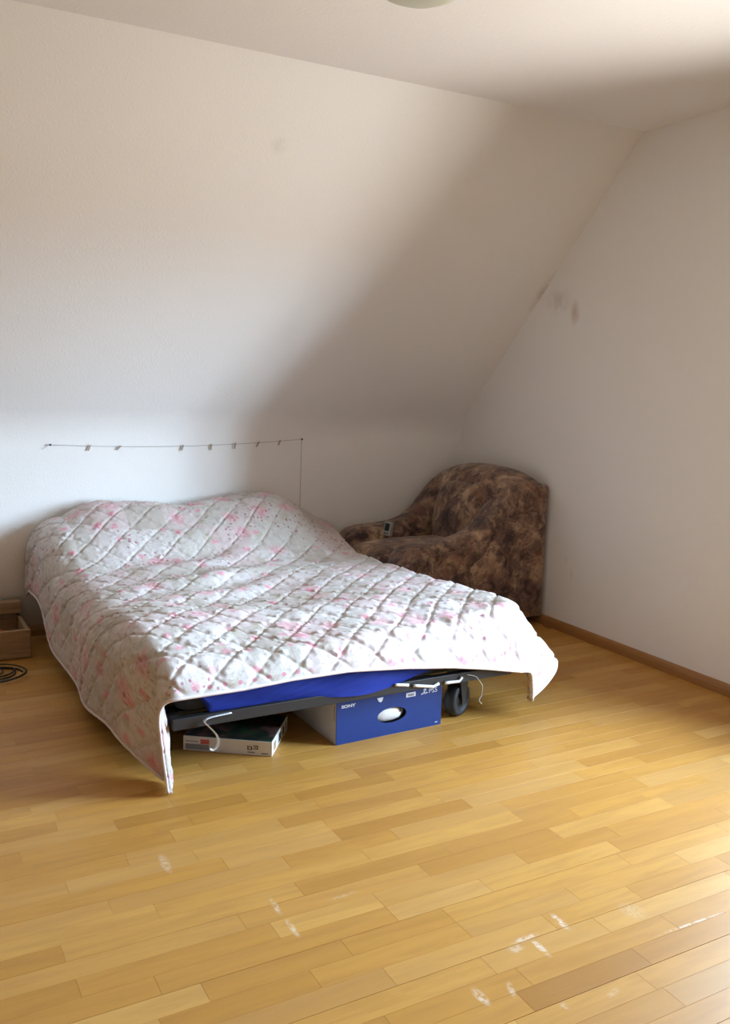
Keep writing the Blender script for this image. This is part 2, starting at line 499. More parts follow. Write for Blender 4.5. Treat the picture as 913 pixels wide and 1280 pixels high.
castor(-1.255, -1.845, .45); castor(-2.42, -1.25, .2); castor(-1.215, -.25, 0); castor(-2.36, -.25, .6)
# white webbing run under the foot rail, and two loose ends hanging down
for pts in ([(-1.653, .241), (-1.593, .231)], [(-1.572, .226), (-1.481, .209), (-1.456, .218)], [(-1.43, .216), (-1.362, .213), (-1.348, .228)]):
    bm = bmesh.new()
    q = []
    for a, b in zip(pts, pts[1:]):
        for k in range(5): q.append(bl(a[0] + (b[0] - a[0]) * k / 5, -2.006, a[1] + (b[1] - a[1]) * k / 5))
    q.append(bl(pts[-1][0], -2.006, pts[-1][1]))
    tube(bm, q, .003, 6, flat=(.0028, .0065)); obj('webbing', bm, m_web, bed, True)
def ribbon(name, pts, mat, w=.0055):
    bm = bmesh.new()
    P = [Vector(bl(*p)) for p in pts]; q = []
    for i in range(len(P) - 1):
        p0, p1, p2, p3 = P[max(i - 1, 0)], P[i], P[i + 1], P[min(i + 2, len(P) - 1)]
        for k in range(6):
            t = k / 6
            q.append(.5 * ((2 * p1) + (-p0 + p2) * t + (2 * p0 - 5 * p1 + 4 * p2 - p3) * t * t + (-p0 + 3 * p1 - 3 * p2 + p3) * t ** 3))
    q.append(P[-1]); tube(bm, q, .002, 6, flat=(w, .0012)); return obj(name, bm, mat, bed, True)
ribbon('hanging_strap', [(-2.30, -2.006, .238), (-2.378, -2.012, .236), (-2.398, -2.016, .226), (-2.378, -2.018, .201), (-2.356, -2.018, .172), (-2.35, -2.018, .142), (-2.367, -2.018, .125), (-2.380, -2.018, .128)], m_web, .0075)
m_clear = plain('translucent_tape', (.72, .70, .68), .25)
ribbon('loose_tape', [(-1.326, -2.008, .235), (-1.287, -2.010, .223), (-1.27, -2.012, .204), (-1.253, -2.012, .179), (-1.255, -2.012, .143)], m_clear, .0022)
ribbon('loose_tape', [(-1.255, -2.012, .143), (-1.266, -2.012, .124), (-1.260, -2.012, .114), (-1.253, -2.012, .106)], m_clear, .0045)

# mattress: charcoal body with a royal blue fitted sheet drawn over it
m_mat = plain('charcoal_ticking', (.018, .018, .024), .9)
ks = NT('royal_blue_jersey'); ps = ks.objc()
nb = ks.noise(ks.vmath('MULTIPLY', ps, (1, 1, 1)), 500, 2)
ks.set(ks.mix(nb.outputs['Fac'], (.005, .018, .20), (.008, .027, .28)), .75, 0, .3)
ks.bump(nb.outputs['Fac'], .2, .0006)
m_sheet = ks.m
mx0, mx1, my0, my1, mz0, mz1 = BX0 + .01, BX1 - .01, BY0 + .016, BY1, .244, .405
bm = bmesh.new(); box(bm, mx0 + .004, mx1 - .004, my0 + .004, my1 - .004, mz0, mz1 - .006, .055, 5)
mat_o = obj('mattress', bm, m_mat, None, True)
tag(mat_o, 'foam mattress in a royal blue fitted sheet on the low bed frame', 'mattress')
# the sheet: a skirt with creases, its lower edge rising towards the right foot corner, and the top
def sheet():
    bm = bmesh.new()
    per = []      # perimeter param: points (x, y, nx, ny)
    r = .05
    def seg(p, q, n, nn):
        for k in range(n):
            t = k / n; per.append((p[0] + (q[0] - p[0]) * t, p[1] + (q[1] - p[1]) * t, *nn))
    def arc(cx, cy, a0, n=8):
        for k in range(n):
            a = a0 + (PI / 2) * k / n; per.append((cx + r * math.cos(a), cy + r * math.sin(a), math.cos(a), math.sin(a)))
    x0, x1, y0, y1 = mx0 - .003, mx1 + .003, my0 - .003, my1 + .0
    seg((x0 + r, y0), (x1 - r, y0), 140, (0, -1)); arc(x1 - r, y0 + r, -PI / 2)
    seg((x1, y0 + r), (x1, y1 - r), 30, (1, 0)); arc(x1 - r, y1 - r, 0)
    seg((x1 - r, y1), (x0 + r, y1), 20, (0, 1)); arc(x0 + r, y1 - r, PI / 2)
    seg((x0, y1 - r), (x0, y0 + r), 30, (-1, 0)); arc(x0 + r, y0 + r, PI)
    NZ = 12; rings = []
    for (x, y, nx, ny) in per:
        foot = max(0, -ny) * (1 if y < -1.5 else 0)
        s = (x - x0) / (x1 - x0)
        low = mz0 + .002
        hang = math.exp(-((s - .50) / .12) ** 2) if foot > .5 else 0
        if foot > .5: low = mz0 + .001 + .115 * max(0, (s - .60) / .40) ** 1.3 - .020 * hang
        if y < -1.5 and x < x0 + .16:
            k_ = max(0, 1 - (x - x0) / .12)
            low = max(low, mz0 + .001 + (mz1 - .058 - mz0) * min(1, k_ * 1.6) ** .8)
        ring = []
        RT = .055
        for j in range(NZ + 1):
            t = j / NZ
            z = low + (mz1 - RT - low) * t
            b = .010 * math.sin(PI * min(1, t * 1.1)) * (1 if foot > .5 else .4)
            if foot > .5:
                # diagonal drag creases, fading out where the sheet is tucked behind the rail
                ph = (s * 1.38 - t * .33); tk = min(1, t / .25)
                env = math.exp(-((s - .30) / .24) ** 2) * (1 - t * .5) * tk
                b += .0050 * env * math.sin(ph * 62) + .0028 * env * math.sin(ph * 110 + 1.3) + .003 * tk * math.sin(s * 23 + t * 4)
                b += .026 * hang * (1 - t) ** 1.5
            b = max(-.002, b)
            if foot > .5 and z < .250 and hang < .3: b = min(b, .009)
            ring.append(bm.verts.new((x + nx * b, y + ny * b, z)))
        for a in range(1, 9):
            th = a / 8 * PI / 2
            ring.append(bm.verts.new((x - nx * RT * (1 - math.cos(th)), y - ny * RT * (1 - math.cos(th)), mz1 - RT + RT * math.sin(th))))
        rings.append(ring)
    n = len(rings)
    for i in range(n):
        A, B = rings[i], rings[(i + 1) % n]
        for j in range(len(A) - 1): bm.faces.new((A[j], B[j], B[j + 1], A[j + 1]))
    bm.faces.new([r_[-1] for r_ in rings])
    return bm
so = obj('fitted_sheet', sheet(), m_sheet, mat_o, True); so['label'] = 'royal blue jersey sheet'

# ---- quilt
kq = NT('floral_patchwork_cotton'); uv = kq.uv()
sep = kq.n('ShaderNodeSeparateXYZ'); kq.l(uv, sep.inputs[0])
# printed patches, about 19 cm
cell = kq.n('ShaderNodeVectorMath', operation='FLOOR'); kq.l(kq.vmath('MULTIPLY', kq.vmath('ADD', uv, (.05, .02, 0)), (5.2, 5.2, 0)), cell.inputs[0])
wnz = kq.n('ShaderNodeTexWhiteNoise', noise_dimensions='2D'); kq.l(cell.outputs[0], wnz.inputs['Vector'])
pr = wnz.outputs['Value']; pc = wnz.outputs['Color']
pcs = kq.n('ShaderNodeSeparateColor'); kq.l(pc, pcs.inputs[0])
tint = kq.ramp(pr, [(0, (.64, .60, .59)), (.25, (.62, .525, .52)), (.42, (.57, .54, .505)), (.58, (.65, .62, .61)), (.76, (.50, .45, .41)), (.88, (.61, .535, .525))], 'CONSTANT')
warp = kq.noise(uv, 9, 3)
wuv = kq.vmath('ADD', uv, kq.vmath('MULTIPLY', kq.vmath('SUBTRACT', warp.outputs['Color'], (.5, .5, .5)), (.07, .07, 0)))
# sprigs: fine olive / grey-brown print, strong on some patches
sp = kq.noise(wuv, 60, 4, .7)
spm = kq.math('MULTIPLY', kq.maprange(sp.outputs['Fac'], .50, .62), kq.maprange(pcs.outputs['Red'], .25, .75, .20, .68))
col = kq.mix(spm, tint, (.40, .34, .30))
sp2 = kq.noise(wuv, 26, 3, .6)
col = kq.mix(kq.math('MULTIPLY', kq.maprange(sp2.outputs['Fac'], .54, .66), kq.maprange(pcs.outputs['Green'], .4, .7, .05, .5)), col, (.53, .48, .45))
# pink roses: loose blooms gathered in clusters
def blooms(col, scale, r0, r1, prob, c1, c2, amt, seed):
    v = kq.vor(kq.vmath('ADD', wuv, (seed, seed * .7, 0)), scale, .85, dim='2D')
    cs = kq.n('ShaderNodeSeparateColor'); kq.l(v.outputs['Color'], cs.inputs[0])
    inside = kq.maprange(v.outputs['Distance'], r1, r0)
    pick = kq.math('GREATER_THAN', cs.outputs['Red'], 1 - prob)
    pet = kq.noise(kq.vmath('ADD', wuv, (seed, 3, 0)), scale * 7, 3, .6)
    cc = kq.mix(kq.maprange(pet.outputs['Fac'], .38, .62), c1, c2)
    m = kq.math('MULTIPLY', kq.math('MULTIPLY', inside, pick), kq.maprange(pet.outputs['Fac'], .30, .48))
    return kq.mix(kq.math('MULTIPLY', m, amt), col, cc)
col = blooms(col, 6.5, .10, .40, .30, (.60, .20, .27), (.76, .50, .53), .78, 1.3)
col = blooms(col, 13, .10, .32, .20, (.62, .12, .22), (.76, .36, .43), .75, 4.1)
col = blooms(col, 11, .12, .36, .22, (.36, .30, .22), (.50, .47, .36), .6, 7.7)
rg = kq.noise(uv, 3.2, 2); rgm = kq.maprange(rg.outputs['Fac'], .50, .60)
col = kq.mix(rgm, col, blooms(col, 42, .16, .30, .30, (.24, .03, .08), (.40, .10, .15), .8, 9.2))
# border of small pink dots along the foot hem
fx = kq.math('SUBTRACT', kq.math('FRACT', kq.math('MULTIPLY', sep.outputs['X'], 19.0)), .5)
fy = kq.math('MULTIPLY', kq.math('SUBTRACT', sep.outputs['Y'], .026), 19.0)
dd = kq.math('SQRT', kq.math('ADD', kq.math('MULTIPLY', fx, fx), kq.math('MULTIPLY', fy, fy)))
bnz = kq.noise(uv, 2.2, 1)
col = kq.mix(kq.math('MULTIPLY', kq.math('MULTIPLY', kq.maprange(dd, .20, .12), kq.maprange(bnz.outputs['Fac'], .42, .52)), .8), col, (.60, .20, .28))
kq.set(col, .78, 0, .3)
kq.b.inputs['Sheen Weight'].default_value = .15
weave = kq.noise(uv, 220, 2); crk = kq.noise(kq.vmath('MULTIPLY', wuv, (1, 1, 1)), 38, 4, .6, 1.0)
kq.bump(kq.math('ADD', kq.math('MULTIPLY', crk.outputs['Fac'], 1.0), kq.math('MULTIPLY', weave.outputs['Fac'], .06)), .28, .006)
m_quilt = kq.m
m_bind = plain('pale_pink_binding', (.72, .65, .66), .7)

rng = np.random.RandomState(4)
def wav(x, y, n, f0, f1, seed, aniso=None):
    r = np.random.RandomState(seed); out = np.zeros_like(x)
    for _ in range(n):
        f = r.uniform(f0, f1); a = r.uniform(0, 2 * np.pi) if aniso is None else r.normal(aniso[0], aniso[1])
        out += np.sin(2 * np.pi * f * (x * np.cos(a) + y * np.sin(a)) + r.uniform(0, 6.28))
    return out / math.sqrt(n)
def sst(a, b, x):
    t = np.clip((x - a) / (b - a), 0, 1); return t * t * (3 - 2 * t)

QX0, QX1, QY0, QY1 = -2.495, -1.10, -1.945, -.035      # edges where the cloth turns down
AL, AR, BF = .45, .43, .170                            # overhang left, right, foot
NS, NTT = 420, 400
s = np.linspace(QX0 - AL, QX1 + AR, NS); t = np.linspace(QY0 - BF, QY1, NTT)
Sg, Tg = np.meshgrid(s, t, indexing='ij')
# rounded cloth corners at the foot
def round_corner(Sg, Tg, sx, cx, rc):
    d_s = (Sg - cx) * sx; d_t = (QY0 - BF + rc) - Tg
    both = (d_s > 0) & (d_t > 0)
    m = np.maximum(d_s, d_t); h = np.hypot(d_s, d_t)
    k = np.where(both & (h > 1e-9), m / np.maximum(h, 1e-9), 1.0)
    return np.where(both, cx + sx * d_s * k, Sg), np.where(both, QY0 - BF + rc - d_t * k, Tg)
Sg, Tg = round_corner(Sg, Tg, 1, QX1 + AR - .13, .13)
Sg, Tg = round_corner(Sg, Tg, -1, QX0 - AL + .02, .02)
HEADX = np.linspace(-2.7, -1.0, 171)
HEADZ = np.interp(HEADX, [-2.62, -2.50, -2.38, -2.25, -2.05, -1.92, -1.84, -1.74, -1.52, -1.34, -1.24, -1.12, -1.05], [.09, .155, .222, .238, .226, .200, .196, .206, .232, .240, .205, .125, .10])
HEADZ = np.convolve(np.pad(HEADZ, 6, mode='edge'), np.ones(13) / 13, mode='valid')
def surface(S, T):
    x = np.clip(S, QX0, QX1); y = np.clip(T, QY0, QY1)
    u = (x - QX0) / (QX1 - QX0)
    head = sst(-.72, -.16, y)
    # top of the mattress, sagging a little in the middle, higher at the right foot
    h = .462 + .030 * sst(-1.3, -1.95, y) * sst(.62, 1, u) - .028 * (1 - sst(-.9, -1.6, y)) * sst(.7, 1, u) - .012 * np.sin(np.pi * u) * np.sin(np.pi * np.clip(-y / 2.0, 0, 1))
    h = h - .034 * sst(-1.62, -1.98, y) * (1 - .9 * sst(.7, 1, u))
    pil = np.interp(x, HEADX, HEADZ)
    h = h + head * pil
    h = h - .035 * sst(-.10, -.02, y)
    # rumples
    h = h + .010 * wav(x, y, 6, .7, 1.6, 1) * (1 - .5 * head)
    drag = np.exp(-(((x + 2.05) / .42) ** 2 + ((y + .95) / .50) ** 2))
    h = h + .011 * drag * wav(x, y, 5, 3.0, 6.5, 2, (2.0, .22))
    h = h + .0035 * wav(x, y, 6, 2.5, 5, 3)
    # overhang
    a_l = np.maximum(QX0 - S, 0); a_r = np.maximum(S - QX1, 0); b = np.maximum(QY0 - T, 0)
    a = np.where(a_l > 0, a_l, a_r)
    r = np.hypot(a, b); rr = np.maximum(r, 1e-6)
    wa = (a / rr) ** 2
    left = S < QX0
    flag = np.where(left, wa, 0)                         # left foot corner hangs like a flag past the foot
    r = np.hypot(a, b * (1 - .45 * flag))
    near = sst(-1.68, -2.0, T)                          # towards the foot corner
    hd = sst(-.75, -.15, y)
    Rl = .125 - .095 * near + .03 * hd; Tl = np.radians(88.5 + 1.0 * near)
    bk = sst(-1.55, -1.05, y)
    Rr = .085 - .03 * near - .045 * bk; Tr = np.radians(46 + 43 * bk + 34 * sst(-1.90, -2.06, T))
    left = S < QX0
    Ra = np.where(left, Rl, Rr); Ta = np.where(left, Tl, Tr)
    Rf, Tf = .10, np.radians(66)
    Rad = Ra * wa + Rf * (1 - wa); The = Ta * wa + Tf * (1 - wa)
    # side flutes
    fl = .012 * np.sin(T * 9.0 + 1.0) * np.minimum(a / .3, 1) * wa * (1 - near) * np.where(S < QX0, 1, 1 - bk)
    arc = Rad * The
    e = np.where(r < arc, Rad * np.sin(r / Rad), Rad * np.sin(The) + (r - arc) * np.cos(The))
    d = np.where(r < arc, Rad * (1 - np.cos(r / Rad)), Rad * (1 - np.cos(The)) + (r - arc) * np.sin(The))
    e = e + fl 
    # foot hem: gentle scallop
    dn = Rf * (1 - np.cos(Tf)) + (BF - Rf * Tf) * np.sin(Tf)
    zt = np.interp(x, [-2.52, -2.28, -2.10, -1.88, -1.645, -1.43, -1.28, -1.10], [.335, .335, .343, .343, .323, .296, .270, .232])
    d = d + (h - dn - zt) * np.where(left, 1 - wa, np.maximum(1 - wa, 0) ** .4) * (b / BF)
    sgn = np.where(left, -1.0, 1.0)
    X = x + sgn * e * (a / rr) + .030 * near * flag * (a / AL); Y = y - e * (b / rr) * (1 - flag) - .62 * b * flag; Z = h - d
    return np.stack([X, Y, np.maximum(Z, .012)], -1)
P = surface(Sg, Tg)
du = np.gradient(P, axis=0); dv = np.gradient(P, axis=1)
N = np.cross(du, dv); N /= np.maximum(np.linalg.norm(N, axis=-1, keepdims=True), 1e-9)
N[N[..., 2] < -.6] *= -1
cq = .108
p1 = (Sg + Tg * 1.0) / (cq * math.sqrt(2)); p2 = (Sg - Tg * 1.0) / (cq * math.sqrt(2))
w1 = .035 * wav(Sg, Tg, 4, 1, 3, 7); w2 = .035 * wav(Sg, Tg, 4, 1, 3, 8)
s1 = np.abs(np.sin(np.pi * (p1 + w1))); s2 = np.abs(np.sin(np.pi * (p2 + w2)))
def grv(q): return .62 * (np.minimum(q, .26) / .26) ** .6 + .38 * np.sqrt(q)
puff = .0115 * grv(s1) * grv(s2)
edge = np.minimum.reduce([Sg - s[0], s[-1] - Sg, Tg - t[0]]) ; puff *= sst(0, .03, edge) * .8 + .2
# little gathers running away from the stitching
g = .0030 * wav(p2 * cq, p1 * cq * .3, 8, 18, 34, 9) * np.exp(-((s1 - .30) / .28) ** 2) + .0030 * wav(p1 * cq, p2 * cq * .3, 8, 18, 34, 12) * np.exp(-((s2 - .30) / .28) ** 2)
g = g * sst(.02, .25, np.minimum(s1, s2)) + .0011 * wav(Sg, Tg, 10, 8, 17, 10)
g = g * sst(.005, .05, edge)
P = P + N * (puff + g)[..., None]
P[..., 2] = np.maximum(P[..., 2], .012)
P[..., 1] = np.minimum(P[..., 1], -.012)
verts = P.reshape(-1, 3)
idx = np.arange(NS * NTT).reshape(NS, NTT)
faces = np.stack([idx[:-1, :-1], idx[1:, :-1], idx[1:, 1:], idx[:-1, 1:]], -1).reshape(-1, 4)
me = bpy.data.meshes.new('quilt'); me.from_pydata(verts.tolist(), [], faces.tolist()); me.update()
uvl = me.uv_layers.new(name='flat'); UVf = np.stack([Sg - s[0], Tg - t[0]], -1).reshape(-1, 2)
li = np.zeros(len(me.loops), dtype=np.int32); me.loops.foreach_get('vertex_index', li)
uvl.data.foreach_set('uv', UVf[li].ravel().astype(np.float32))
quilt = link('quilt', me, m_quilt, None, True)
sol = quilt.modifiers.new('thickness', 'SOLIDIFY'); sol.thickness = .012; sol.offset = -1
tag(quilt, 'diamond-stitched floral patchwork quilt spread over the whole bed', 'quilt')
# bound edge: left side, foot, right side
ring = [P[0, j] for j in range(NTT - 1, 0, -1)] + [P[i, 0] for i in range(NS)] + [P[-1, j] for j in range(1, NTT)]
ring = [ring[i] for i in range(0, len(ring), 2)]
bm = bmesh.new(); tube(bm, [tuple(v) for v in ring], .006, 6); obj('binding', bm, m_bind, quilt, True)

# ------------------------------------------------------------------ armchair in the corner, back to the right wall
kc = NT('brown_marbled_velour'); oc = kc.objc()
w_ = kc.noise(oc, 5, 4, .6)
wp = kc.vmath('ADD', oc, kc.vmath('MULTIPLY', kc.vmath('SUBTRACT', w_.outputs['Color'], (.5, .5, .5)), (.22, .22, .22)))
a1 = kc.noise(wp, 8, 6, .68, .5); a2 = kc.noise(wp, 15, 5, .65, .8); a3 = kc.noise(kc.vmath('ADD', wp, (5, 2, 1)), 5.5, 3, .6, 1.0)
c = kc.ramp(a1.outputs['Fac'], [(.30, (.024, .013, .014)), (.41, (.080, .048, .043)), (.49, (.175, .103, .080)), (.56, (.31, .195, .130)), (.66, (.50, .34, .22))])
c = kc.mix(kc.math('MULTIPLY', kc.maprange(a3.outputs['Fac'], .52, .64), .6), c, (.23, .105, .065))
c = kc.mix(kc.math('MULTIPLY', kc.maprange(a2.outputs['Fac'], .52, .62), .6), c, (.028, .018, .018))
vv = kc.vor(wp, 9, 1, 'DISTANCE_TO_EDGE')
c = kc.mix(kc.math('MULTIPLY', kc.math('MULTIPLY', kc.maprange(vv.outputs['Distance'], .045, .0), kc.maprange(a3.outputs['Fac'], .46, .58)), .6), c, (.26, .19, .11))
kc.set(c, .85, 0, .2); kc.b.inputs['Sheen Weight'].default_value = .25; kc.b.inputs['Sheen Roughness'].default_value = .5
fz = kc.noise(oc, 300, 2); kc.bump(kc.math('ADD', kc.math('MULTIPLY', a2.outputs['Fac'], .8), kc.math('MULTIPLY', fz.outputs['Fac'], .25)), .35, .006)
m_chair = kc.m
m_foot = plain('dark_beech_foot', (.05, .028, .016), .5)
chair = empty('armchair', (-.48, -.49, 0))
tag(chair, 'brown marbled velour armchair with sloping arms in the corner', 'armchair')
AX, AY = .48, .49
def cb(name, bm, mat=m_chair, sub=0, smooth=True):
    for v in bm.verts: v.co.x += AX; v.co.y += AY
    o = obj(name, bm, mat, chair, smooth)
    if sub:
        md = o.modifiers.new('soft', 'SUBSURF'); md.levels = sub; md.render_levels = sub
    return o
XB, XFR, YN, YFA = -.028, -.945, -.905, -.075
# arms: crest height along x (from the back to the front)
crest_x = [-.945, -.925, -.88, -.80, -.70, -.61, -.54, -.485, -.42, -.36, -.30, -.24, -.15, -.03]
crest_z = [.430, .468, .492, .503, .507, .518, .535, .556, .605, .672, .730, .772, .795, .800]
def arm(outer, sgn):
    """outer: y of the outer face; sgn: +1 when the inner side lies towards +y"""
    bm = bmesh.new(); secs = []
    xs = [-.950, -.946, -.935, -.915, -.885] + list(np.linspace(-.84, -.03, 26))
    for x in xs:
        zc = interp(x, crest_x[::1], crest_z)
        f = min(1, math.sqrt(max(0, 1 - ((max(0, -.885 - x)) / .066) ** 2)))   # rounded nose
        wI = .205 + .0 * x
        bulge = .018 * math.exp(-((x + .80) / .22) ** 2)
        y0, y1 = 0 - bulge * .3, wI + bulge
        mid = (y0 + y1) / 2; hw = (y1 - y0) / 2 * (.75 + .25 * f)
        zt = zc - .03 * (1 - f); zb = .055
        sec = []
        r = min(.085, hw); ro = min(r, interp(x, [-.55, -.25], [.085, .028]))     # outer edge sharpens towards the back
        sec.append((mid - hw, zb)); sec.append((mid - hw + .004, .22)); sec.append((mid - hw + .006, zt - .15)); 
        for k in range(7):
            th = PI - PI / 2 * k / 6; sec.append((mid - hw + ro + ro * math.cos(th), zt - ro * .85 + ro * .85 * math.sin(th)))
        for k in range(7):
            th = PI / 2 - PI / 2 * k / 6; sec.append((mid + hw - r + r * math.cos(th), zt - r * .85 + r * .85 * math.sin(th)))
        sec.append((mid + hw - .01, zt - .16)); sec.append((mid + hw - .015, .22)); sec.append((mid + hw - .015, zb))
        xx = x if f > .5 else x
        secs.append([(xx, outer + sgn * p, z) for p, z in sec])
    loft(bm, secs)
    return bm
cb('arm', arm(YN, 1)); cb('arm', arm(YFA, -1))
# piping along the outer edge of the near and far arm
for outer, sgn in ((YN, 1), (YFA, -1)):
    bm = bmesh.new(); pts = []
    for x in np.linspace(-.93, -.035, 40):
        zc = interp(x, crest_x, crest_z)
        pts.append((x, outer + sgn * (.004 - .0054 * math.exp(-((x + .80) / .22) ** 2)), zc - .050))
    tube(bm, pts, .0055, 6); cb('piping', bm)
# backrest: swept along y, domed top, face leaning back
def back():
    bm = bmesh.new(); secs = []
    ys = np.linspace(YN + .004, YFA - .004, 30)
    for y in ys:
        v = (y - YN) / (YFA - YN) * 2 - 1
        zt = .800 + .073 * (1 - abs(v) ** 2.6)
        th = .235 + .02 * (1 - v * v)
        end = max(0, abs(v) - .93) / .07
        xf = XB - th + .01 * end
        sec = [(XB, .10), (XB, .45), (XB - .002, zt - .06), (XB - .012, zt - .022), (XB - .04, zt - .002), (XB - .10, zt + .004),
               (XB - .165, zt - .008), (xf - .00, zt - .045), (xf - .030, zt - .10), (xf - .055, zt - .18), (xf - .085, .55), (xf - .105, .42), (xf - .105, .20), (XB - .20, .10)]
        secs.append([(x, y, z) for x, z in sec])
    loft(bm, secs); return bm
cb('backrest', back(), sub=1)
# back cushion: a rounded pillow set into the backrest, with gathers
def pillow(cx, cy, cz, hy, hz, t, lean, n=28, pw=3.2):
    bm = bmesh.new(); g = {}
    for side in (1, -1):
        for i in range(n + 1):
            for j in range(n + 1):
                a = -1 + 2 * i / n; b = -1 + 2 * j / n
                rim = max(abs(a), abs(b))
                if side < 0 and rim > .999: continue
                # superellipse outline
                k = 1.0
                if rim > 0:
                    k = rim / ((abs(a) ** pw + abs(b) ** pw) ** (1 / pw))
                A, B = a * k, b * k
                hgt = max(0, 1 - (abs(A) ** pw + abs(B) ** pw)) ** .5
                rad = math.hypot(A, B); ang = math.atan2(B, A)
                wr = 1 + .035 * math.sin(ang * 11) * rad ** 2
                d = side * t * hgt * wr
                y, z = A * hy, B * hz
                g[(side, i, j)] = bm.verts.new((cx - d - lean * z, cy + y, cz + z))
    def G(s_, i, j):
        if s_ < 0 and (i in (0, n) or j in (0, n)): s_ = 1
        return g[(s_, i, j)]
    for s_ in (1, -1):
        for i in range(n):
            for j in range(n):
                q = [G(s_, i, j), G(s_, i + 1, j), G(s_, i + 1, j + 1), G(s_, i, j + 1)]
                bm.faces.new(q if s_ > 0 else q[::-1])
    return bm
cb('back_cushion', pillow(-.325, -.49, .60, .235, .185, .085, -.22))
# seat cushion and front panel
def seat():
    bm = bmesh.new(); n = 26; secs = []
    for i in range(n + 1):
        y = -.715 + .45 * i / n
        v = abs(2 * i / n - 1); e = (1 - v ** 5) ** .5 if v < 1 else 0
        zt = .355 + .085 * e + .012 * (1 - v * v); zb = .24
        xf = -.985 + .03 * (1 - e)
        sec = [(-.30, zb), (-.30, zt - .02), (-.32, zt)] + [(x, y_z) for x, y_z in ((-.5, zt + .006), (-.7, zt + .008), (-.85, zt + .002), (-.92, zt - .012), (-.962, zt - .038), (xf, zt - .085), (xf + .002, zb + .03), (xf + .02, zb))]
        secs.append([(x, y, z) for x, z in sec])
    loft(bm, secs); return bm
cb('seat_cushion', seat(), sub=1)
bm = bmesh.new(); box(bm, -.935, -.20, -.74, -.24, .055, .26, .02, 3); cb('base', bm)
for x in (-.88, -.09):
    for y in (YN + .07, YFA - .07):
        bm = bmesh.new(); lathe(bm, [(0, 0), (.020, 0), (.026, .05), (.026, .062), (0, .062)], 16, Matrix.Translation((x, y, 0))); cb('foot', bm, m_foot)

# small grey digital device propped on the seat
m_dev = plain('pale_grey_plastic', (.34, .37, .37), .45); m_scr = plain('dark_display', (.03, .04, .04), .2); m_key = plain('dark_grey_key', (.10, .11, .11), .5)
dev = empty('digital_thermometer', (-.705, -.300, .4515), -1.15)
tag(dev, 'small pale grey digital device with dark display on the armchair seat', 'device')
bm = bmesh.new(); tilt = Matrix.Rotation(.12, 4, 'X')
def dbox(*a): 
    b = bmesh.new(); box(b, *a, mat=tilt); return b
dm = Matrix.Rotation(-.14, 4, 'X') @ Matrix.Rotation(.10, 4, 'Y')
bm = bmesh.new(); box(bm, -.026, .026, -.013, .013, .001, .082, .004, 2, dm); obj('body', bm, m_dev, dev)
bm = bmesh.new(); box(bm, -.018, .014, -.0145, -.012, .030, .074, .001, 1, dm); obj('display', bm, m_scr, dev)
bm = bmesh.new(); box(bm, -.020, .012, -.0145, -.012, .012, .019, .001, 1, dm); obj('button', bm, m_key, dev)

# ------------------------------------------------------------------ boxes under the bed
def text_mesh(name, s, size, mat, parent, mtx, ext=.0003, bold=0.0):
    cu = bpy.data.curves.new(name, 'FONT'); cu.body = s; cu.size = size; cu.extrude = ext; cu.offset = bold
    to = bpy.data.objects.new(name, cu); C.objects.link(to)
    dg = bpy.context.evaluated_depsgraph_get()
    me = bpy.data.meshes.new_from_object(to.evaluated_get(dg)); bpy.data.objects.remove(to); bpy.data.curves.remove(cu)
    me.name = name; me.transform(mtx)
    return link(name, me, mat, parent)
m_white_card = plain('white_card', (.70, .69, .68), .55); m_blue_card = plain('blue_printed_card', (.005, .032, .18), .45)
m_print_w = plain('white_print', (.72, .76, .82), .5); m_black = plain('black_print', (.02, .02, .02), .6); m_grey_print = plain('grey_print', (.24, .24, .26), .6)
m_red_print = plain('red_print', (.55, .10, .10), .6); m_brown = plain('brown_cardboard', (.33, .21, .12), .8)

# large console carton: blue printed side with an oval grip hole, white flank
fw, fh, fd = .479, .180, .40
carton = empty('console_carton', (-1.847, -1.911, 0), math.atan2(.011, .479))
tag(carton, 'blue and white games console carton with an oval grip hole, under the bed', 'box')
def panel_with_oval(w, h, t, cx, cz, rx, rz, n=40):
    bm = bmesh.new(); rect = []
    # outer points matched to the oval by angle
    O, I, O2, I2 = [], [], [], []
    for k in range(n):
        a = 2 * PI * k / n
        c_, s_ = math.cos(a), math.sin(a)
        ex, ez = cx + rx * c_, cz + rz * s_
        tx = ((w - cx) if c_ > 0 else cx) / max(abs(c_), 1e-6); tz = ((h - cz) if s_ > 0 else cz) / max(abs(s_), 1e-6)
        tt = min(tx, tz); px, pz = cx + tt * c_, cz + tt * s_
        O.append((px, pz)); I.append((ex, ez))
    # snap nearest outer points to the corners
    for cor in ((0, 0), (w, 0), (w, h), (0, h)):
        j = min(range(n), key=lambda q: (O[q][0] - cor[0]) ** 2 + (O[q][1] - cor[1]) ** 2); O[j] = cor
    V = {}
    for nm, L in (('o', O), ('i', I)):
        for y in (0, t): V[nm, y] = [bm.verts.new((p[0], y, p[1])) for p in L]
    for k in range(n):
        k2 = (k + 1) % n
        bm.faces.new((V['o', 0][k], V['o', 0][k2], V['i', 0][k2], V['i', 0][k])); bm.faces.new((V['o', t][k], V['i', t][k], V['i', t][k2], V['o', t][k2]))
        bm.faces.new((V['o', 0][k], V['o', t][k], V['o', t][k2], V['o', 0][k2])); bm.faces.new((V['i', 0][k], V['i', 0][k2], V['i', t][k2], V['i', t][k]))
    return bm
front = obj('front_panel', panel_with_oval(fw, fh, .004, .246, .079, .066, .031), m_blue_card, carton); front['label'] = 'blue printed side with oval grip hole'
bm = bmesh.new()
box(bm, 0, .004, .004, fd, 0, fh, .0008, 1); obj('side_panel', bm, m_white_card, carton)
bm = bmesh.new(); box(bm, fw - .004, fw, .004, fd, 0, fh, .0008, 1); obj('side_panel', bm, m_white_card, carton)
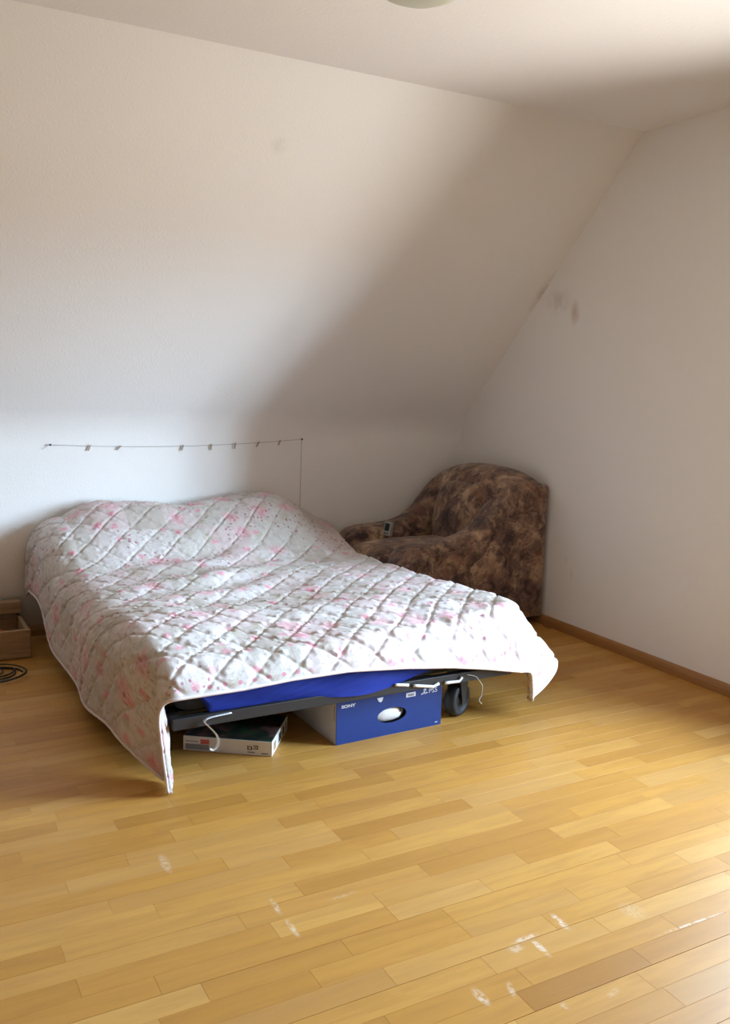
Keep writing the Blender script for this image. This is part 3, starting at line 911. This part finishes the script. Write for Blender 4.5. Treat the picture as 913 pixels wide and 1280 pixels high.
bm = bmesh.new(); box(bm, .004, fw - .004, fd - .004, fd, 0, fh, .0008, 1); obj('rear_panel', bm, m_blue_card, carton)
bm = bmesh.new(); box(bm, .004, fw - .004, .004, fd - .004, fh - .004, fh, .0008, 1); obj('top_panel', bm, m_white_card, carton)
bm = bmesh.new(); box(bm, .004, fw - .004, .004, fd - .004, 0, .004, .0008, 1); obj('bottom_panel', bm, m_white_card, carton)
# inner grip: a white moulded handle seen through the hole
bm = bmesh.new(); lathe(bm, [(0, -.075), (.018, -.072), (.032, -.05), (.036, -.02), (.036, .02), (.032, .05), (.018, .072), (0, .075)], 24,
                        Matrix.Translation((.240, .042, .078)) @ Matrix.Rotation(PI / 2, 4, 'Y'))
g_ = obj('grip_liner', bm, m_white_card, carton, True)
bm = bmesh.new(); box(bm, .288, .298, .0055, .012, .082, .100, .001, 1); obj('grip_slot', bm, m_black, carton)
FR = Matrix.Rotation(PI / 2, 4, 'X')
text_mesh('maker_lettering', 'SONY', .0165, m_print_w, front, Matrix.Translation((.020, -.0003, .1425)) @ Matrix.Scale(1.35, 4, (1, 0, 0)) @ FR, bold=.0006)
text_mesh('model_lettering', 'PS5', .026, m_print_w, front, Matrix.Translation((.414, -.0003, .141)) @ Matrix.Scale(1.12, 4, (1, 0, 0)) @ FR)
# emblem beside it: a tall slanted P over a flat curled base
bm = bmesh.new()
prism(bm, [(.392, .139), (.392, .158), (.3965, .1595), (.4035, .1555), (.4045, .150), (.401, .1475), (.3985, .149), (.4005, .1515), (.400, .154), (.3965, .1555), (.3965, .1375)], -.0003, .0003, 'y')
prism(bm, [(.3915, .1425), (.382, .1390), (.3795, .1365), (.382, .1350), (.388, .1355), (.3915, .1370), (.3915, .1388), (.386, .1372), (.3845, .1380), (.3915, .1404)], -.0003, .0003, 'y')
prism(bm, [(.397, .1415), (.405, .1430), (.411, .1410), (.411, .1388), (.404, .1360), (.397, .1345), (.397, .1362), (.405, .1390), (.4065, .1402), (.403, .1408), (.397, .1398)], -.0003, .0003, 'y')
eo = obj('emblem', bm, m_print_w, front); eo.location = (-.0015, 0, .0045)
bm = bmesh.new(); box(bm, .308, .352, -.0012, .0002, .139, .157, .0004, 1); st_ = obj('sticker', bm, m_print_w, front)
bm = bmesh.new(); box(bm, .316, .344, -.0016, -.0011, .143, .152); obj('sticker_print', bm, m_grey_print, st_)
bm = bmesh.new(); prism(bm, [(.175, .158), (.203, .158), (.199, .145), (.192, .139), (.183, .144)], -.0012, .0002, 'y'); obj('tape_seal', bm, m_print_w, front)
bm = bmesh.new(); box(bm, .450, .462, -.0004, .0001, .012, .015); obj('small_print', bm, m_print_w, front)
bm = bmesh.new(); prism(bm, [(.10, .150), (.19, .158), (.19, .118), (.10, .128)], -.0006, .0002, 'x'); obj('dark_print', bm, m_black, carton)
bm = bmesh.new(); box(bm, -.0006, .0001, .016, .019, .09, .15); obj('small_print', bm, m_grey_print, carton)

# flat white box with a picture lid
kp = NT('dark_picture_print'); pp = kp.objc()
n1 = kp.noise(pp, 14, 3, .6, .6); n2 = kp.noise(kp.vmath('ADD', pp, (3, 1, 0)), 9, 3)
c = kp.ramp(n1.outputs['Fac'], [(.35, (.012, .022, .016)), (.5, (.03, .035, .025)), (.58, (.10, .05, .04)), (.68, (.20, .11, .09))])
c = kp.mix(kp.math('MULTIPLY', kp.maprange(n2.outputs['Fac'], .52, .62), .8), c, (.02, .085, .03))
kp.set(c, .35); m_pic = kp.m
aw, ad, ah = .334, .264, .056
flat = empty('game_box', (-2.103, -1.901, 0), math.atan2(-.197, .27))
tag(flat, 'flat white cardboard box with a dark picture lid, beside the blue carton', 'box')
bm = bmesh.new(); box(bm, -aw, 0, 0, ad, 0, ah - .001, .001, 1); fb = obj('body', bm, m_white_card, flat)
bm = bmesh.new(); box(bm, -aw + .003, -.003, .003, ad - .003, ah - .0008, ah, 0); obj('picture_lid', bm, m_pic, flat)
bm = bmesh.new(); box(bm, -.268, -.235, -.0006, .001, .028, .046); obj('red_badge', bm, m_red_print, flat)
bm = bmesh.new(); box(bm, -.326, -.236, -.0005, .001, .005, .026); obj('print_block', bm, m_grey_print, flat)
bm = bmesh.new(); box(bm, -.325, -.278, -.0005, .001, .034, .0375); obj('print_line', bm, m_grey_print, flat)
# dark outline glyphs and the small print below them
bm = bmesh.new()
for (x0, x1, z0, z1) in ((-.092, -.088, .022, .036), (-.092, -.074, .020, .023), (-.078, -.074, .020, .034), (-.070, -.052, .035, .038), (-.056, -.052, .024, .038), (-.070, -.054, .024, .027), (-.086, -.080, .030, .034), (-.066, -.060, .029, .032)):
    box(bm, x0, x1, -.0006, .001, z0, z1)
obj('glyph_print', bm, m_black, flat)
bm = bmesh.new()
box(bm, -.092, -.064, -.0006, .001, .009, .014)
obj('small_print', bm, m_grey_print, flat)
bm = bmesh.new(); box(bm, -.040, -.014, -.0006, .001, .007, .012); obj('small_print', bm, m_grey_print, flat)
for y0, y1, mt in ((.028, .062, m_brown), (.110, .150, m_black), (.178, .20, m_black), (.225, .245, m_grey_print)):
    bm = bmesh.new(); box(bm, -.001, .0006, y0, y1, .010, .042); obj('side_picture', bm, mt, flat)

# ------------------------------------------------------------------ left of the bed: crate and cable
kw = NT('raw_pine'); pw = kw.objc()
gw = kw.noise(kw.vmath('MULTIPLY', pw, (1.5, 8, 22)), 4, 4, .6, .7)
cw = kw.ramp(gw.outputs['Fac'], [(.3, (.24, .145, .07)), (.55, (.34, .215, .11)), (.75, (.42, .28, .15))])
kn = kw.vor(kw.vmath('MULTIPLY', pw, (1, 1, 1.4)), 6); cw = kw.mix(kw.math('MULTIPLY', kw.maprange(kn.outputs['Distance'], .07, .02), .6), cw, (.14, .07, .03))
kw.set(cw, .75); m_pine = kw.m
crate = empty('wooden_crate', (-3.05, -.20, 0))
tag(crate, 'low open pine crate with a raised plank along the wall, left of the bed', 'crate')
cx0, cx1, cy0, cy1 = -.36, .352, -.177, .180
bm = bmesh.new(); box(bm, cx0, cx1, cy0, cy0 + .020, .004, .140, .003); obj('front_board', bm, m_pine, crate)
bm = bmesh.new(); box(bm, cx1 - .018, cx1, cy0 + .020, cy1, .004, .132, .003); obj('side_board', bm, m_pine, crate)
bm = bmesh.new(); box(bm, cx0, cx0 + .018, cy0 + .020, cy1, .004, .132, .003); obj('side_board', bm, m_pine, crate)
bm = bmesh.new(); box(bm, cx0 + .018, cx1 - .018, cy0 + .02, cy1 - .02, .004, .018, .002); obj('bottom_board', bm, m_pine, crate)
bm = bmesh.new(); box(bm, cx0, cx1, cy1 - .020, cy1, .004, .150, .003); obj('rear_board', bm, m_pine, crate)
bm = bmesh.new(); box(bm, cx0, cx1, cy1 - .070, cy1, .150, .208, .004); obj('top_plank', bm, m_pine, crate)
# an amber bowl-like glass lying in the crate
m_amber = plain('amber_glazed_ceramic', (.32, .11, .03), .25)
m_amb = m_amber
bm = bmesh.new()
lathe(bm, [(0, 0), (.045, 0), (.075, .02), (.092, .05), (.097, .075), (.093, .076), (.087, .052), (.07, .025), (.04, .008), (0, .008)], 28)
bw = obj('bowl', bm, m_amb, None, True); bw.location = (-2.88, -.215, .0185)
tag(bw, 'amber brown bowl standing inside the open pine crate', 'bowl')

m_cable = plain('black_cable', (.012, .012, .012), .45)
random.seed(5)
bm = bmesh.new(); pts = []
cx_, cy_ = -2.90, -.585
loops = [(.130, .100, .00, .00), (.112, .085, -.01, .02), (.120, .07, -.02, .035), (.080, .055, -.03, .02), (.135, .125, .01, -.02)]
n = 44
for li_, (rx, ry, dx, dy) in enumerate(loops):
    nx = loops[min(li_ + 1, len(loops) - 1)]
    for k in range(n):
        f = k / n; a = 2 * PI * f
        r_x = rx + (nx[0] - rx) * f; r_y = ry + (nx[1] - ry) * f; ddx = dx + (nx[2] - dx) * f; ddy = dy + (nx[3] - dy) * f
        pts.append((cx_ + ddx + r_x * math.cos(a), cy_ + ddy + r_y * math.sin(a), .0045 + .0035 * li_ + .002 * math.sin(3 * a + li_)))
tube(bm, pts, .0036, 6)
cab = obj('cable', bm, m_cable, None, True); tag(cab, 'coil of thin black cable on the floor in front of the crate', 'cable')

# ------------------------------------------------------------------ peg line on the knee wall
m_string = plain('grey_twine', (.30, .28, .26), .9); m_nail = plain('dark_nail', (.10, .08, .07), .4, .6); m_peg = plain('weathered_peg_wood', (.38, .34, .30), .8)
peg_x = [-2.327, -2.172, -1.835, -1.675, -1.535, -1.395, -1.265]
def line_z(x):
    tt = (x + 2.526) / (2.526 - 1.130)
    return .985 + .012 * tt - .150 * tt * (1 - tt) * .62
ln = empty('photo_line', (-1.83, -.012, 0)); tag(ln, 'thin twine strung between two nails on the knee wall above the bed', 'string')
def lp(x, z, y=-.012): return (x + 1.83, y + .012, z)
bm = bmesh.new(); tube(bm, [lp(-2.526 + 1.396 * k / 40, line_z(-2.526 + 1.396 * k / 40)) for k in range(41)], .0011, 6); obj('twine', bm, m_string, ln)
bm = bmesh.new(); tube(bm, [lp(-1.130, line_z(-1.13)), lp(-1.1305, .85), lp(-1.133, .72), lp(-1.132, .56)], .0011, 6); obj('hanging_end', bm, m_string, ln)
bm = bmesh.new(); tube(bm, [lp(-2.526, .985), lp(-2.54, .978), lp(-2.565, .962)], .0011, 6); obj('knot_end', bm, m_string, ln)
for x in (-2.526, -1.130):
    bm = bmesh.new(); lathe(bm, [(0, 0), (.0018, 0), (.0018, .018), (.0058, .018), (.0058, .0205), (0, .021)], 12, Matrix.Translation(lp(x, line_z(x), -.0005)) @ Matrix.Rotation(PI / 2, 4, 'X'))
    obj('nail', bm, m_nail, ln)
# one miniature peg, then copies
def peg_mesh(name, sgn):
    bm = bmesh.new(); prism(bm, [(-.0030, -.026), (.0000, -.026), (.0014, -.004), (.0012, .006), (-.0014, .006), (-.0028, -.004)], -.003 + sgn * .0032, .003 + sgn * .0032, 'y')
    me = bpy.data.meshes.new(name); bmesh.ops.recalc_face_normals(bm, faces=bm.faces[:]); bm.to_mesh(me); bm.free(); me.materials.append(m_peg); return me
mj = [peg_mesh('peg_jaw', -1), peg_mesh('peg_jaw', 1)]
bm = bmesh.new(); tube(bm, [(0, -.006, .0), (0, .006, 0)], .0016, 8)
ms = bpy.data.meshes.new('spring'); bm.to_mesh(ms); bm.free(); ms.materials.append(m_nail)
ords = ['first', 'second', 'third', 'fourth', 'fifth', 'sixth', 'seventh']
tilts = [.35, .75, .25, .05, .08, .5, .35]
for i, x in enumerate(peg_x):
    e = empty('miniature_peg', (x, -.0125, line_z(x))); e.rotation_euler = (0, tilts[i], 0)
    tag(e, 'tiny wooden peg clipped to the wall twine, %s from the left' % ords[i], 'peg', 'tiny pegs on the wall twine')
    for m in mj + [ms]:
        o = bpy.data.objects.new('spring' if m is ms else 'peg_jaw', m); C.objects.link(o); o.parent = e

# ------------------------------------------------------------------ ceiling lamp (only its lower rim is in the frame)
kl = NT('frosted_glass_shade'); kl.set((.62, .62, .52), .35)
kl.b.inputs['Transmission Weight'].default_value = .15; kl.b.inputs['Subsurface Weight'].default_value = .2
m_shade = kl.m; m_brass = plain('brown_metal_clip', (.20, .15, .11), .4, .5)
LX, LY, LR, LZ = -1.905, -2.43, .150, 2.435
lamp = empty('ceiling_lamp', (LX, LY, HC)); tag(lamp, 'frosted glass dome ceiling lamp with small metal clips', 'ceiling lamp')
bm = bmesh.new(); lathe(bm, [(0, 0), (.09, 0), (.09, -.03), (.085, -.035), (0, -.035)], 32); obj('mount', bm, m_brass, lamp, True)
dep = HC - LZ
bm = bmesh.new()
prof_l = [(LR, -.035), (LR * .995, -.05), (LR * .93, -.08), (LR * .75, -.108), (LR * .45, -.126), (0, -dep)]
lathe(bm, prof_l + [(0, -dep + .006)] + [(r * .97, z + .005) for r, z in prof_l[-2::-1]], 48); obj('shade', bm, m_shade, lamp, True)
for a in (1.5, 1.5 + 2 * PI / 3, 1.5 + 4 * PI / 3):
    bm = bmesh.new(); box(bm, LR - .012, LR + .006, -.012, .012, -.062, -.028, .002); o = obj('clip', bm, m_brass, lamp); o.rotation_euler = (0, 0, a)
